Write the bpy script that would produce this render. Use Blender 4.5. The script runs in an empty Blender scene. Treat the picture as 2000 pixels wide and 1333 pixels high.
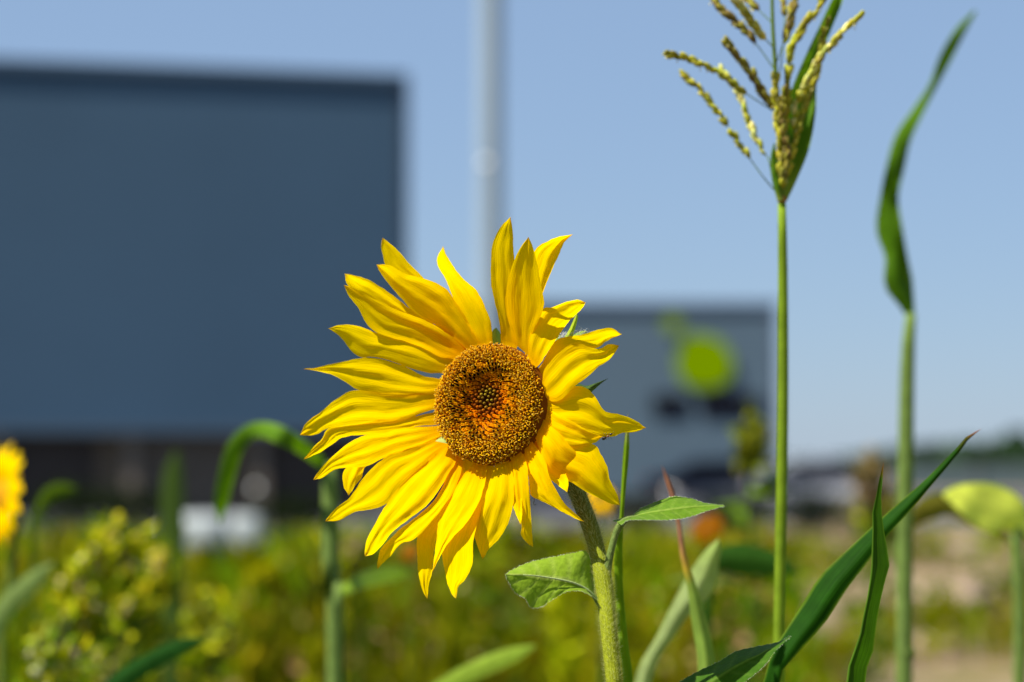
import bpy, math, random
from mathutils import Vector, noise
random.seed(7)
R = math.radians
scene = bpy.context.scene
COL = scene.collection

# ------------------------------------------------------------------ camera, sky, sun, exposure
CAM = Vector((0, 0, 1.0)); FPX = 85 / 36 * 2000; PITCH = math.atan(259 / FPX)
FW = Vector((0, math.cos(PITCH), math.sin(PITCH))); UP = Vector((0, -math.sin(PITCH), math.cos(PITCH)))
cam_d = bpy.data.cameras.new('camera'); cam = bpy.data.objects.new('camera', cam_d); COL.objects.link(cam)
cam.location = CAM; cam.rotation_euler = (math.pi / 2 + PITCH, 0, 0)
cam_d.lens = 85; cam_d.sensor_width = 36; cam_d.clip_start = .02; cam_d.clip_end = 2000
cam_d.dof.use_dof = True; cam_d.dof.focus_distance = 1.255; cam_d.dof.aperture_fstop = 5.3
scene.camera = cam

SUN = Vector((-0.52, -0.27, 0.80)).normalized()      # direction towards the sun
elev = math.asin(SUN.z)
W = bpy.data.worlds.new('World'); scene.world = W; W.use_nodes = True
wn = W.node_tree.nodes; wl = W.node_tree.links; bg = wn['Background']
sky = wn.new('ShaderNodeTexSky'); sky.sky_type = 'NISHITA'; sky.sun_disc = False
sky.sun_elevation = elev; sky.sun_rotation = math.atan2(SUN.x, SUN.y)
sky.air_density = 1.0; sky.dust_density = 0.3; sky.ozone_density = 6.0; sky.altitude = 0
mxw = wn.new('ShaderNodeMix'); mxw.data_type = 'RGBA'; mxw.inputs[0].default_value = .62; mxw.inputs[7].default_value = (2.9, 4.08, 6.05, 1)
wl.new(sky.outputs[0], mxw.inputs[6]); wl.new(mxw.outputs[2], bg.inputs[0]); bg.inputs[1].default_value = 0.0600
sl = bpy.data.lights.new('sun', 'SUN'); sl.energy = 5.0; sl.angle = R(.5); sl.color = (1, .95, .86)
so = bpy.data.objects.new('sun', sl); COL.objects.link(so)
so.rotation_euler = (-SUN).to_track_quat('-Z', 'Y').to_euler()
scene.view_settings.view_transform = 'Standard'; scene.view_settings.look = 'None'
scene.view_settings.exposure = 0.95; scene.view_settings.gamma = 1

# ------------------------------------------------------------------ helpers
def ray(x, y): return FW + Vector(((x - 1000) / FPX, 0, 0)) + UP * ((666.5 - y) / FPX)
def P(x, y, D): return CAM + ray(x, y) * D
def mm(D): return D / FPX                              # metres per photograph pixel at depth D
def lerp(a, b, t): return a + (b - a) * t
def clamp(x, a=0., b=1.): return max(a, min(b, x))
def sstep(a, b, x):
    t = clamp((x - a) / (b - a)); return t * t * (3 - 2 * t)
def mixc(a, b, t): return tuple(lerp(a[i], b[i], t) for i in range(3))
def jit(c, s):
    k = 1 + random.uniform(-s, s); return tuple(max(0, v * k * (1 + random.uniform(-s, s) * .4)) for v in c)
def catmull(pts, n):
    """pts: tuples of any length; n+1 samples at equal arc length of the first two numbers"""
    pts = [tuple(map(float, p)) for p in pts]
    if len(pts) == 2: dense = [tuple(lerp(a, b, i / 20) for a, b in zip(*pts)) for i in range(21)]
    else:
        e = [tuple(2 * a - b for a, b in zip(pts[0], pts[1]))] + pts + [tuple(2 * a - b for a, b in zip(pts[-1], pts[-2]))]
        dense = []
        for i in range(1, len(e) - 2):
            for k in range(12):
                t = k / 12
                dense.append(tuple(.5 * (2 * b + (c - a) * t + (2 * a - 5 * b + 4 * c - d) * t * t + (3 * b - a - 3 * c + d) * t ** 3)
                                   for a, b, c, d in zip(e[i - 1], e[i], e[i + 1], e[i + 2])))
        dense.append(pts[-1])
    m = 3 if len(dense[0]) == 3 and False else 2
    L = [0]
    for a, b in zip(dense, dense[1:]): L.append(L[-1] + math.dist(a[:m], b[:m]) + 1e-9)
    out = []; j = 0
    for i in range(n + 1):
        s = L[-1] * i / n
        while j < len(L) - 2 and L[j + 1] < s: j += 1
        t = clamp((s - L[j]) / (L[j + 1] - L[j]))
        out.append(tuple(lerp(a, b, t) for a, b in zip(dense[j], dense[j + 1])))
    return out

class MB:
    def __init__(s): s.v = []; s.f = []; s.c = []; s.u = []
    def add(s, p, c=(.5, .5, .5), u=(0, 0, 0)):
        s.v.append(tuple(p)); s.c.append((c[0], c[1], c[2], 1)); s.u.append(tuple(u)); return len(s.v) - 1
    def grid(s, rows, closed=False):
        for a, b in zip(rows, rows[1:]):
            n = len(a)
            for i in range(n if closed else n - 1):
                j = (i + 1) % n; s.f.append((a[i], a[j], b[j], b[i]))
    def box(s, x0, x1, y0, y1, z0, z1, c=(.5, .5, .5), M=None):
        i = len(s.v)
        for z in (z0, z1):
            for x, y in ((x0, y0), (x1, y0), (x1, y1), (x0, y1)):
                p = Vector((x, y, z)); p = M @ p if M else p
                s.add(p, c, (x, y, z))
        for f in ((3, 2, 1, 0), (4, 5, 6, 7), (0, 1, 5, 4), (1, 2, 6, 5), (2, 3, 7, 6), (3, 0, 4, 7)): s.f.append(tuple(i + k for k in f))
    def tube(s, pts, radii, n=10, cols=None, cap=True, flat=None):
        """pts in world space"""
        pts = [Vector(p) for p in pts]; rows = []; ref = Vector((.13, 1, .07)); L = 0
        for i, p in enumerate(pts):
            t = (pts[min(i + 1, len(pts) - 1)] - pts[max(i - 1, 0)]).normalized()
            if abs(t.dot(ref)) > .95: ref = Vector((1, .1, .05))
            a = t.cross(ref).normalized(); b = t.cross(a).normalized()
            if i: L += (p - pts[i - 1]).length
            c = cols[i] if isinstance(cols, list) else (cols or (.5, .5, .5))
            rows.append([s.add(p + (a * math.cos(2 * math.pi * k / n) + b * math.sin(2 * math.pi * k / n)) * radii[i], c, (L * 1000, k / n * 6, 0)) for k in range(n)])
        s.grid(rows, True)
        if cap:
            s.f.append(tuple(reversed(rows[0]))); s.f.append(tuple(rows[-1]))
    def blob(s, c, r, axis=None, stretch=1, seg=6, rings=4, col=(.5, .5, .5), col2=None):
        c = Vector(c); ax = (axis or Vector((0, 0, 1))).normalized(); a = ax.orthogonal().normalized(); b = ax.cross(a); rows = []
        bot = s.add(c - ax * r * stretch, col); 
        for i in range(1, rings):
            th = math.pi * i / rings; cc = mixc(col, col2, i / rings) if col2 else col
            rows.append([s.add(c - ax * (r * stretch * math.cos(th)) + (a * math.cos(2 * math.pi * k / seg) + b * math.sin(2 * math.pi * k / seg)) * r * math.sin(th), cc) for k in range(seg)])
        top = s.add(c + ax * r * stretch, col2 or col)
        s.grid(rows, True)
        for k in range(seg): s.f.append((bot, rows[0][(k + 1) % seg], rows[0][k])); s.f.append((rows[-1][k], rows[-1][(k + 1) % seg], top))
    def build(s, name, mat, parent=None, smooth=True):
        me = bpy.data.meshes.new(name); me.from_pydata(s.v, [], s.f)
        a = me.attributes.new('Col', 'FLOAT_COLOR', 'POINT'); a.data.foreach_set('color', [x for c in s.c for x in c])
        a = me.attributes.new('UVP', 'FLOAT_VECTOR', 'POINT'); a.data.foreach_set('vector', [x for c in s.u for x in c])
        if smooth: me.polygons.foreach_set('use_smooth', [True] * len(me.polygons))
        me.materials.append(mat); me.update()
        o = bpy.data.objects.new(name, me); COL.objects.link(o)
        if parent is not None:
            o.parent = parent
            if parent.type == 'EMPTY': o.location = -parent.location
        return o
def thing(name, loc, label, cat, group=None):
    o = bpy.data.objects.new(name, None); COL.objects.link(o); o.location = loc; o.empty_display_size = .05
    return tag(o, label, cat, group)
def tag(o, label=None, cat=None, group=None, kind=None):
    if label: o['label'] = label
    if cat: o['category'] = cat
    if group: o['group'] = group
    if kind: o['kind'] = kind
    return o

# ------------------------------------------------------------------ materials
def mat_attr(name, rough=.5, trans=0., tint=(1, 1, 1), spec=.4, streak=None, nz=None, bump=0., sheen=0., coat=0.):
    """colour from the mesh's own colours, with fine procedural streaks (along UVP.x) and mottling"""
    m = bpy.data.materials.new(name); m.use_nodes = True; N = m.node_tree.nodes; L = m.node_tree.links
    pr = N['Principled BSDF']; out = N['Material Output']
    at = N.new('ShaderNodeAttribute'); at.attribute_name = 'Col'; col = at.outputs['Color']; hsrc = None
    def mult(col, fac_socket, lo, hi):
        mr = N.new('ShaderNodeMapRange'); mr.inputs[1].default_value = .3; mr.inputs[2].default_value = .7
        mr.inputs[3].default_value = lo; mr.inputs[4].default_value = hi; L.new(fac_socket, mr.inputs[0])
        vm = N.new('ShaderNodeVectorMath'); vm.operation = 'SCALE'; L.new(col, vm.inputs[0]); L.new(mr.outputs[0], vm.inputs[3]); return vm.outputs[0]
    if streak:
        su, sv, st = streak
        uv = N.new('ShaderNodeAttribute'); uv.attribute_name = 'UVP'
        mp = N.new('ShaderNodeMapping'); mp.inputs['Scale'].default_value = (su, sv, 1); L.new(uv.outputs['Vector'], mp.inputs[0])
        tx = N.new('ShaderNodeTexNoise'); tx.inputs['Scale'].default_value = 1; tx.inputs['Detail'].default_value = 3; L.new(mp.outputs[0], tx.inputs['Vector'])
        col = mult(col, tx.outputs[0], 1 - st, 1 + st); hsrc = tx.outputs[0]
    if nz:
        tx2 = N.new('ShaderNodeTexNoise'); tx2.inputs['Scale'].default_value = nz[0]; tx2.inputs['Detail'].default_value = 5
        ge = N.new('ShaderNodeNewGeometry'); L.new(ge.outputs['Position'], tx2.inputs['Vector'])
        col = mult(col, tx2.outputs[0], 1 - nz[1], 1 + nz[1]); hsrc = hsrc or tx2.outputs[0]
    L.new(col, pr.inputs['Base Color']); pr.inputs['Roughness'].default_value = rough; pr.inputs['Specular IOR Level'].default_value = spec
    if sheen: pr.inputs['Sheen Weight'].default_value = sheen
    if bump and hsrc:
        bp = N.new('ShaderNodeBump'); bp.inputs['Strength'].default_value = bump; bp.inputs['Distance'].default_value = .001
        L.new(hsrc, bp.inputs['Height']); L.new(bp.outputs[0], pr.inputs['Normal'])
    if trans:
        tr = N.new('ShaderNodeBsdfTranslucent'); vm = N.new('ShaderNodeVectorMath'); vm.operation = 'MULTIPLY'
        L.new(col, vm.inputs[0]); vm.inputs[1].default_value = tint; L.new(vm.outputs[0], tr.inputs[0])
        mx = N.new('ShaderNodeMixShader'); mx.inputs[0].default_value = trans
        L.new(pr.outputs[0], mx.inputs[1]); L.new(tr.outputs[0], mx.inputs[2]); L.new(mx.outputs[0], out.inputs[0])
    return m
M_petal = mat_attr('petal', .75, .52, (1, .82, .05), .0, (.02, 15, .075), (70, .04), .4)
M_leaf = mat_attr('sunflower_leaf', .7, .38, (1.1, 1.25, .2), .04, None, (450, .13), .5, sheen=.06)
M_blade = mat_attr('grass_blade', .6, .34, (1.25, 1.35, .1), .05, (.008, 7, .20), (90, .16), .3)
M_stem = mat_attr('stem', .7, 0, (1, 1, 1), .05, (.03, 5, .14), (700, .18), .5)
M_hair = mat_attr('plant_hair', .5, .5, (1, 1, 1), .4)
M_floret = mat_attr('floret', .75, .3, (1, .85, .4), .03, None, (1500, .12), .3)
M_seed = mat_attr('spikelet', .65, .3, (1, 1, .3), .05, None, (600, .2))
M_weed = mat_attr('weed', .7, .38, (1.15, 1.25, .15), .03)
M_dark = mat_attr('insect_shell', .3, 0, spec=.6)
M_web = mat_attr('cobweb_silk', .4, .4, spec=.6)
M_sign = mat_attr('sign_paint', .9, 0, spec=0)
M_clad = mat_attr('metal_cladding', .7, 0, spec=.2, nz=(.25, .05))
M_metal = mat_attr('painted_steel', .5, 0, spec=.25, nz=(.8, .05))
M_wall = mat_attr('building_plinth', .9, 0, spec=0, nz=(.6, .12))
M_stone = mat_attr('pale_stone', .85, 0, spec=.2, nz=(9, .16), bump=.5)
M_glass = mat_attr('dark_glass', .08, 0, spec=.8)

# ------------------------------------------------------------------ ground, far wood
def ground_mat():
    m = bpy.data.materials.new('ground_soil'); m.use_nodes = True; N = m.node_tree.nodes; L = m.node_tree.links
    pr = N['Principled BSDF']; pr.inputs['Roughness'].default_value = .95
    ge = N.new('ShaderNodeNewGeometry')
    a = N.new('ShaderNodeTexNoise'); a.inputs['Scale'].default_value = 1.1; a.inputs['Detail'].default_value = 6; L.new(ge.outputs['Position'], a.inputs['Vector'])
    b = N.new('ShaderNodeTexNoise'); b.inputs['Scale'].default_value = 3.5; b.inputs['Detail'].default_value = 6; L.new(ge.outputs['Position'], b.inputs['Vector'])
    cr = N.new('ShaderNodeValToRGB'); e = cr.color_ramp.elements
    e[0].position = .36; e[0].color = (.10, .13, .01, 1); e[1].position = .62; e[1].color = (.34, .23, .17, 1)
    x = e.new(.46); x.color = (.14, .10, .03, 1); x = e.new(.54); x.color = (.20, .13, .07, 1)
    mx = N.new('ShaderNodeMix'); mx.inputs[0].default_value = .45
    L.new(a.outputs[0], mx.inputs[2]); L.new(b.outputs[0], mx.inputs[3]); L.new(mx.outputs[0], cr.inputs[0])
    sp = N.new('ShaderNodeSeparateXYZ'); L.new(ge.outputs['Position'], sp.inputs[0])      # the bare field begins to the right of a slanting line
    ml = N.new('ShaderNodeMath'); ml.operation = 'MULTIPLY_ADD'; ml.inputs[1].default_value = -.095; L.new(sp.outputs[1], ml.inputs[0]); L.new(sp.outputs[0], ml.inputs[2])
    mr = N.new('ShaderNodeMapRange'); mr.inputs[1].default_value = -.6; mr.inputs[2].default_value = 1.2; L.new(ml.outputs[0], mr.inputs[0])
    m2 = N.new('ShaderNodeMix'); m2.data_type = 'RGBA'; m2.inputs[6].default_value = (.075, .075, .03, 1); L.new(mr.outputs[0], m2.inputs[0]); L.new(cr.outputs[0], m2.inputs[7]); L.new(m2.outputs[2], pr.inputs['Base Color'])
    bp = N.new('ShaderNodeBump'); bp.inputs['Distance'].default_value = .05; L.new(b.outputs[0], bp.inputs['Height']); L.new(bp.outputs[0], pr.inputs['Normal'])
    return m
g = MB(); rows = []
ys = [-30, -10, 0, 2, 4, 6, 8, 10, 13, 16, 20, 25, 30, 36, 44, 60, 90, 140, 250, 500, 1200]
xs = [-900, -300, -120, -60, -35, -25, -18, -12, -8, -5, -3, -1, 1, 3, 5, 8, 12, 18, 25, 35, 60, 120, 300, 900]
for y in ys:
    rows.append([g.add((x, y, (0.10 * noise.noise(Vector((x * .21, y * .21, 3))) if 4 < y < 40 and abs(x) < 26 else 0)), (.3, .2, .1)) for x in xs])
g.grid(rows); tag(g.build('ground', ground_mat()), kind='structure')

yard = MB()
i0 = [yard.add(p, (.075, .075, .085)) for p in ((-90, 47, .012), (22, 47, .012), (26, 118, .012), (-90, 118, .012))]
yard.f.append(tuple(i0)); tag(yard.build('road', mat_attr('asphalt', .9, 0, spec=.2, nz=(2, .15)), smooth=False), kind='structure')

fw = MB()                                              # wood on the horizon, one far mass
for k in range(5200):
    x = random.uniform(-60, 150); y = random.uniform(225, 250)
    h = 3.0 + 1.0 * noise.noise(Vector((x * .045, 1, 0))) + 1.2 * noise.noise(Vector((x * .2, 5, 0))) + (.5 if x > 38 else -1.0 * sstep(38, 24, x))
    z = random.uniform(0, 1) ** .6 * h; r = random.uniform(.5, 1.1)
    c = jit((.035, .065, .035), .3); d = Vector((random.gauss(0, 1), random.gauss(0, 1), random.gauss(0, 1))).normalized(); a = d.orthogonal() * r; b = d.cross(a)
    q = Vector((x, y, z)); ii = [fw.add(q + a, c), fw.add(q + b, c), fw.add(q - a, c), fw.add(q - b, c)]; fw.f.append(tuple(ii))
tag(fw.build('far_wood', M_weed, smooth=False), kind='stuff')

# ------------------------------------------------------------------ large dark hall on the left
def hall_one():
    a = math.atan2(3.0, 12.6)
    C0 = P(788, 925, 61); C0.z = 0                        # right front corner
    root = thing('warehouse', C0, 'large windowless blue grey clad warehouse filling the left background above a dark ground floor', 'building')
    ux = Vector((-math.cos(a), -math.sin(a), 0)); uy = Vector((-math.sin(a), math.cos(a), 0))
    from mathutils import Matrix
    M = Matrix(((ux.x, uy.x, 0, C0.x), (ux.y, uy.y, 0, C0.y), (0, 0, 1, 0), (0, 0, 0, 1)))
    H = 1 + (925 - 139) / FPX * 61; W_ = 34; cc = (.047, .092, .145)
    b = MB()                                             # ribbed cladding: shallow trapezoid profile
    n = 0; rows = [[], []]
    while n * .33 < W_:
        x = n * .33
        for dx, dy in ((0, 0), (.2, 0), (.23, .006), (.30, .006)):
            for r_, z in ((0, 2.15), (1, H - .25)): rows[r_].append(b.add(M @ Vector((x + dx, dy, z)), cc))
        n += 1
    b.grid(rows)
    b.box(.0, W_, .05, 34, 2.15, H - .25, cc, M); b.build('wall', M_clad, root, False)
    b = MB(); b.box(-.08, W_, -.10, 34, H - .25, H, (.042, .070, .105), M); b.build('roof_edge', M_metal, root, False)
    b = MB(); b.box(-.10, .12, -.06, .049, 2.1, H - .255, (.03, .045, .07), M); b.build('corner_trim', M_metal, root, False)
    b = MB(); b.box(-.08, W_, -.12, .04, 2.0, 2.14, (.075, .11, .15), M); b.build('ledge', M_metal, root, False)
    b = MB(); b.box(0, W_, .6, 33.8, 0, 2.0, (.16, .125, .09), M); b.build('plinth_wall', M_wall, root, False)
    for k in range(6):
        b = MB(); x0 = 1.2 + k * 3.2; b.box(x0, x0 + 2.5, .52, .598, 0, 1.9, (.15, .125, .10) if k % 2 else (.07, .06, .05), M)
        for q in range(5): b.box(x0 + .05, x0 + 2.45, .49, .519, .1 + q * .36, .4 + q * .36, (.12, .10, .08) if k % 2 else (.06, .05, .045), M)
        b.build('dock_door', M_wall, root, False)
    for k in range(7):
        b = MB(); x0 = .25 + k * 3.2; b.box(x0, x0 + .3, .05, .35, 0, 1.999, (.17, .14, .11), M); b.build('column', M_wall, root, False)
    b = MB(); q = P(500, 955, 58.6); b.blob(q, .085, seg=10, rings=8, col=(.8, .8, .75)); b.build('wall_glint', M_metal, root)  # added white ball that imitates a blurred glint on the dark storey
hall_one()

def hall_two():
    D = 90; xr = (1516 - 1000) / FPX * D; H = 1 + (925 - 590) / FPX * D; xl = -14
    root = thing('office_hall', (xr, D, 0), 'lower grey clad hall behind the sunflower carrying a green fruit emblem', 'building')
    cc = (.080, .122, .160); b = MB(); rows = [[], []]; n = 0
    while xl + n * .33 < xr - .3:
        for dx, dy in ((0, 0), (.2, 0), (.23, -.006), (.30, -.006)):
            for r_, z in ((0, .3), (1, H - .3)): rows[r_].append(b.add((xl + n * .33 + dx, D + dy, z), cc))
        n += 1
    b.grid([rows[0], rows[1]]); b.box(xl, xr, D + .05, D + 25, .3, H - .3, cc); b.build('wall', M_clad, root, False)
    b = MB(); b.box(xl - .1, xr + .08, D - .1, D + 25.1, H - .3, H, (.06, .085, .125)); b.build('roof_edge', M_metal, root, False)
    b = MB(); b.box(xr - .14, xr + .06, D - .09, D + .049, .3, H - .305, (.07, .09, .13)); b.build('corner_trim', M_metal, root, False)
    b = MB(); b.box(xl, xr + .02, D - .05, D + 25, 0, .299, (.04, .04, .045)); b.build('plinth', M_wall, root, False)
    # emblem: a plump rounded fruit with a neck leaning left and one round leaf; dark word line below it
    def plate(outline, col, name, par, d0=.12):
        m = MB(); f = [P(x, y, D - d0) for x, y in outline]; k = len(f)
        A = [m.add(p, col) for p in f]; B = [m.add(p + Vector((0, .08, 0)), col) for p in f]
        m.f.append(tuple(A)); m.f.append(tuple(reversed(B)))
        for i in range(k): m.f.append((A[i], B[i], B[(i + 1) % k], A[(i + 1) % k]))
        return m.build(name, M_sign, par, False)
    ctl = [(1336, 662), (1352, 652), (1372, 654), (1398, 660), (1420, 678), (1432, 708), (1427, 738), (1405, 755), (1372, 760), (1342, 751), (1323, 728), (1320, 700), (1330, 680), (1336, 662)]
    em = plate([p[:2] for p in catmull(ctl, 40)[:-1]], (.19, .30, .0), 'emblem', root)
    plate([(1314 + 19 * math.cos(t * .3927), 633 + 18 * math.sin(t * .3927)) for t in range(16)], (.18, .27, .005), 'emblem_leaf', root)
    dk = (.010, .008, .012)                               # lettering far too blurred to read: plain dark strokes
    for x0, n_ in ((1275, 4), (1366, 7)):
        m = MB()
        for k in range(n_):
            x = x0 + k * 17.2; a = P(x, 810, D - .1); c = P(x + 15, 770, D - .1); w = .17
            m.box(a.x, a.x + w, a.y - .04, a.y, a.z, c.z, dk); m.box(c.x - w, c.x, a.y - .04, a.y, a.z, c.z, dk)
            zz = (a.z + c.z) / 2; m.box(a.x + w, c.x - w, a.y - .04, a.y, zz - .30, zz + .30, dk)
        m.build('lettering', M_sign, root, False)
hall_two()

# ------------------------------------------------------------------ pole, fence, hedges, car, blocks
def lamp_pole():
    D = 27; b0 = P(957, 925, D); b0.z = 0
    root = thing('lamp_post', b0, 'tall light grey steel pole rising out of frame behind the sunflower', 'pole')
    m = MB(); m.tube([b0 + Vector((0, 0, z)) for z in (0, 2, 4, 6, 8, 10)], [.142, .140, .138, .136, .132, .128], 28, (.24, .30, .36)); m.build('pole', M_metal, root)
    m = MB(); m.tube([b0 + Vector((0, 0, z)) for z in (0, .03)], [.3, .3], 24, (.3, .3, .32)); m.build('base_plate', M_metal, root)
    q = P(950, 320, D - .2); m = MB(); m.blob(q, .05, Vector((0, 1, 0)), .6, 12, 8, (.8, .8, .8)); m.build('pole_glint', M_metal, root)  # pale knob added to the pole to stand in for a soft highlight
    m = MB(); m.tube([b0 + Vector((0, 0, 9.99)), b0 + Vector((.1, -.3, 10.3)), b0 + Vector((.2, -1.2, 10.4))], [.05, .05, .05], 10, (.35, .38, .4)); m.build('arm', M_metal, root)
    m = MB(); m.box(b0.x, b0.x + .4, b0.y - 1.9, b0.y - 1.15, 10.34, 10.46, (.3, .3, .32)); m.build('lamp_head', M_metal, root, False)
lamp_pole()

def far_fence():
    D = 118; x0 = (1500 - 1000) / FPX * D; x1 = 60; root = thing('boundary_fence', (x0, D, 0), 'long low grey green fence in front of the distant trees on the right', 'fence')
    m = MB(); x = x0
    m.box(x0, x1, D + .04, D + .08, .15, 1.42, (.09, .12, .12)); m.build('fence_panel', M_metal, root, False)
    while x < x1:
        m = MB(); m.box(x, x + .15, D - .11, D + .039, 0, 1.5, (.15, .16, .16)); m.build('post', M_metal, root, False); x += 5
far_fence()

def leafy(mb, c, n, rad, size, cols, flat=1.0, up=.3):
    for k in range(n):
        d = Vector((random.gauss(0, 1), random.gauss(0, 1), random.gauss(0, 1) * flat)); d = d.normalized() * random.random() ** .4
        p = Vector(c) + Vector((d.x * rad[0], d.y * rad[1], d.z * rad[2]))
        leaf_quad(mb, p, random.uniform(.6, 1.3) * size, jit(random.choice(cols), .25), up)
def leaf_quad(mb, p, s, c, up=.3, aspect=.42, dirn=None):
    a = dirn or Vector((random.gauss(0, 1), random.gauss(0, 1), random.gauss(up, .8))).normalized(); b = a.cross(Vector((random.gauss(0, 1), random.gauss(0, 1), random.gauss(0, 1)))).normalized() * s * aspect
    a = a * s; nrm = a.cross(b).normalized() * s * .12
    i = [mb.add(p, c), mb.add(p + a * .5 + b - nrm, c), mb.add(p + a * 1.05 + nrm, c), mb.add(p + a * .5 - b - nrm, c)]; mb.f += [(i[0], i[1], i[2]), (i[0], i[2], i[3])]

def shrub(x, D, w, h, n, label, cols, size=.09, group=None):
    c = P(x, 925, D); c.z = 0; root = thing('shrub', c, label, 'shrub', group)
    m = MB(); leafy(m, (c.x, c.y, h * .52), n, (w, w * .6, h * .55), size, cols); m.build('foliage', M_weed, root, False)
    m = MB()
    for k in range(5): m.tube([c, c + Vector((random.uniform(-.6, .6) * w, random.uniform(-.3, .3) * w, h * .7))], [.015, .005], 5, (.07, .05, .03))
    m.build('stem', M_stem, root)
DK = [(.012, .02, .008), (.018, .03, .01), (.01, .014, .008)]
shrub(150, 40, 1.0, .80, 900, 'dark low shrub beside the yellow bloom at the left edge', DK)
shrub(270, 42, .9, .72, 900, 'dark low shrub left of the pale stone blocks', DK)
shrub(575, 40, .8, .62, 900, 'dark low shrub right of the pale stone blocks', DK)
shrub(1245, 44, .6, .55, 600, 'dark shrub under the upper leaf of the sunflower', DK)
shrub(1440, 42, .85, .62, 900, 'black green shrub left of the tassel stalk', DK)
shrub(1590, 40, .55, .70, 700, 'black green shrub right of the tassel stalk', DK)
shrub(1705, 33, .55, .78, 900, 'olive brown bush behind the upright folded blade', [(.13, .11, .035), (.17, .14, .05), (.10, .09, .03)], .07)

def parked_car(x, D, label, col):
    c = P(x, 925, D); c.z = 0; root = thing('parked_car', c, label, 'car')
    L_, Wd = 4.3, 1.75
    prof = [(-2.15, .35), (-2.15, .75), (-2.05, .92), (-1.45, .98), (-.75, 1.38), (.55, 1.42), (1.35, 1.0), (2.0, .88), (2.14, .62), (2.15, .35)]
    prof = [(a, b) for a, b in prof]
    m = MB(); rows = []
    for yy, ins in ((-Wd / 2, .0), (-Wd / 2 + .12, .06), (Wd / 2 - .12, .06), (Wd / 2, .0)):
        rows.append([m.add(c + Vector((a, yy + (.18 * (b - 1) * (1 if yy < 0 else -1) if b > 1 else 0), b + (ins if b > .9 else 0))), col) for a, b in prof])
    m.grid(rows, True); m.f.append(tuple(rows[0])); m.f.append(tuple(reversed(rows[-1]))); m.build('body', M_metal, root)
    m = MB()
    for a, b, c2, d in ((-1.25, -.35, 0, 0), (-.25, .95, 0, 0)):
        i = [m.add(c + Vector((xx, -Wd / 2 - .004 + (.10 if zz > 1 else .0), zz)), (.01, .012, .015)) for xx, zz in ((a, 1.0), (b, 1.0), (min(b, .5), 1.33), (max(a, -.72), 1.33))]; m.f.append(tuple(i))
    m.build('window', M_glass, root, False)
    for wx in (-1.35, 1.35):
        m = MB(); q = c + Vector((wx, -Wd / 2 - .01, .31)); m.tube([q, q + Vector((0, .2, 0))], [.31, .31], 20, (.01, .01, .01)); w = m.build('wheel', M_dark, root)
        m = MB(); m.tube([q + Vector((0, -.012, 0)), q], [.18, .19], 16, (.4, .4, .42)); m.build('rim', M_metal, w)
    m = MB(); m.blob(c + Vector((2.08, -.62, .72)), .09, col=(.7, .7, .7)); m.build('headlight', M_metal, root)
    m = MB(); m.blob(c + Vector((-2.1, -.62, .78)), .08, col=(.3, .01, .01)); m.build('taillight', M_metal, root)
parked_car(1600, 74, 'parked silver grey car just right of the tall tassel stalk', (.22, .23, .26))
parked_car(1395, 76, 'dark blue parked car in front of the hall with the green emblem', (.012, .018, .035))

def stone_block(x, D, w, h, label, seed):
    c = P(x, 925, D); c.z = 0; random.seed(seed); m = MB(); nx = 7; rows = []
    for i in range(9):
        th = math.pi * i / 8; rr = []
        for k in range(16):
            ph = 2 * math.pi * k / 16; d = Vector((math.sin(th) * math.cos(ph), math.sin(th) * math.sin(ph), math.cos(th)))
            e = Vector([math.copysign(abs(t) ** .45, t) for t in d]); e *= 1 + .10 * noise.noise(d * 2 + Vector((seed, 0, 0)))
            rr.append(m.add(c + Vector((e.x * w / 2, e.y * w / 2, h / 2 + e.z * h / 2)), (.33, .36, .36)))
        rows.append(rr)
    m.grid(rows, True); tag(m.build('stone_block', M_stone), label, 'stone', 'pale stone blocks behind the meadow')
stone_block(385, 27, .74, .54, 'larger pale grey stone block behind the meadow', 11)
stone_block(480, 27, .38, .54, 'smaller bright stone block right of the larger one', 12)
random.seed(21)
for (x, D, w, h, lab) in ((1868, 30, .55, .22, 'brown stone among weeds below the broad pale leaf'), (1830, 17.5, .36, .20, 'large pinkish stone right of the blurred reed stem'),
                          (1905, 19, .3, .14, 'flat pinkish stone right of the large pinkish one'), (1800, 13.4, .22, .11, 'small pinkish stone at the foot of the blurred reed stem')):
    c = P(x, 925, D); c.z = 0; m = MB(); rows = []
    for i in range(8):
        th = math.pi * i / 7
        rows.append([m.add(c + Vector((math.sin(th) * math.cos(k * .524) * w * (1 + .25 * noise.noise(Vector((k, i, D)))), math.sin(th) * math.sin(k * .524) * w * .7, h * .4 + math.cos(th) * h * .6)), (.38, .27, .21)) for k in range(12)])
    m.grid(rows, True); tag(m.build('stone', M_stone), lab, 'stone', 'stones lying in the field')

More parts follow.
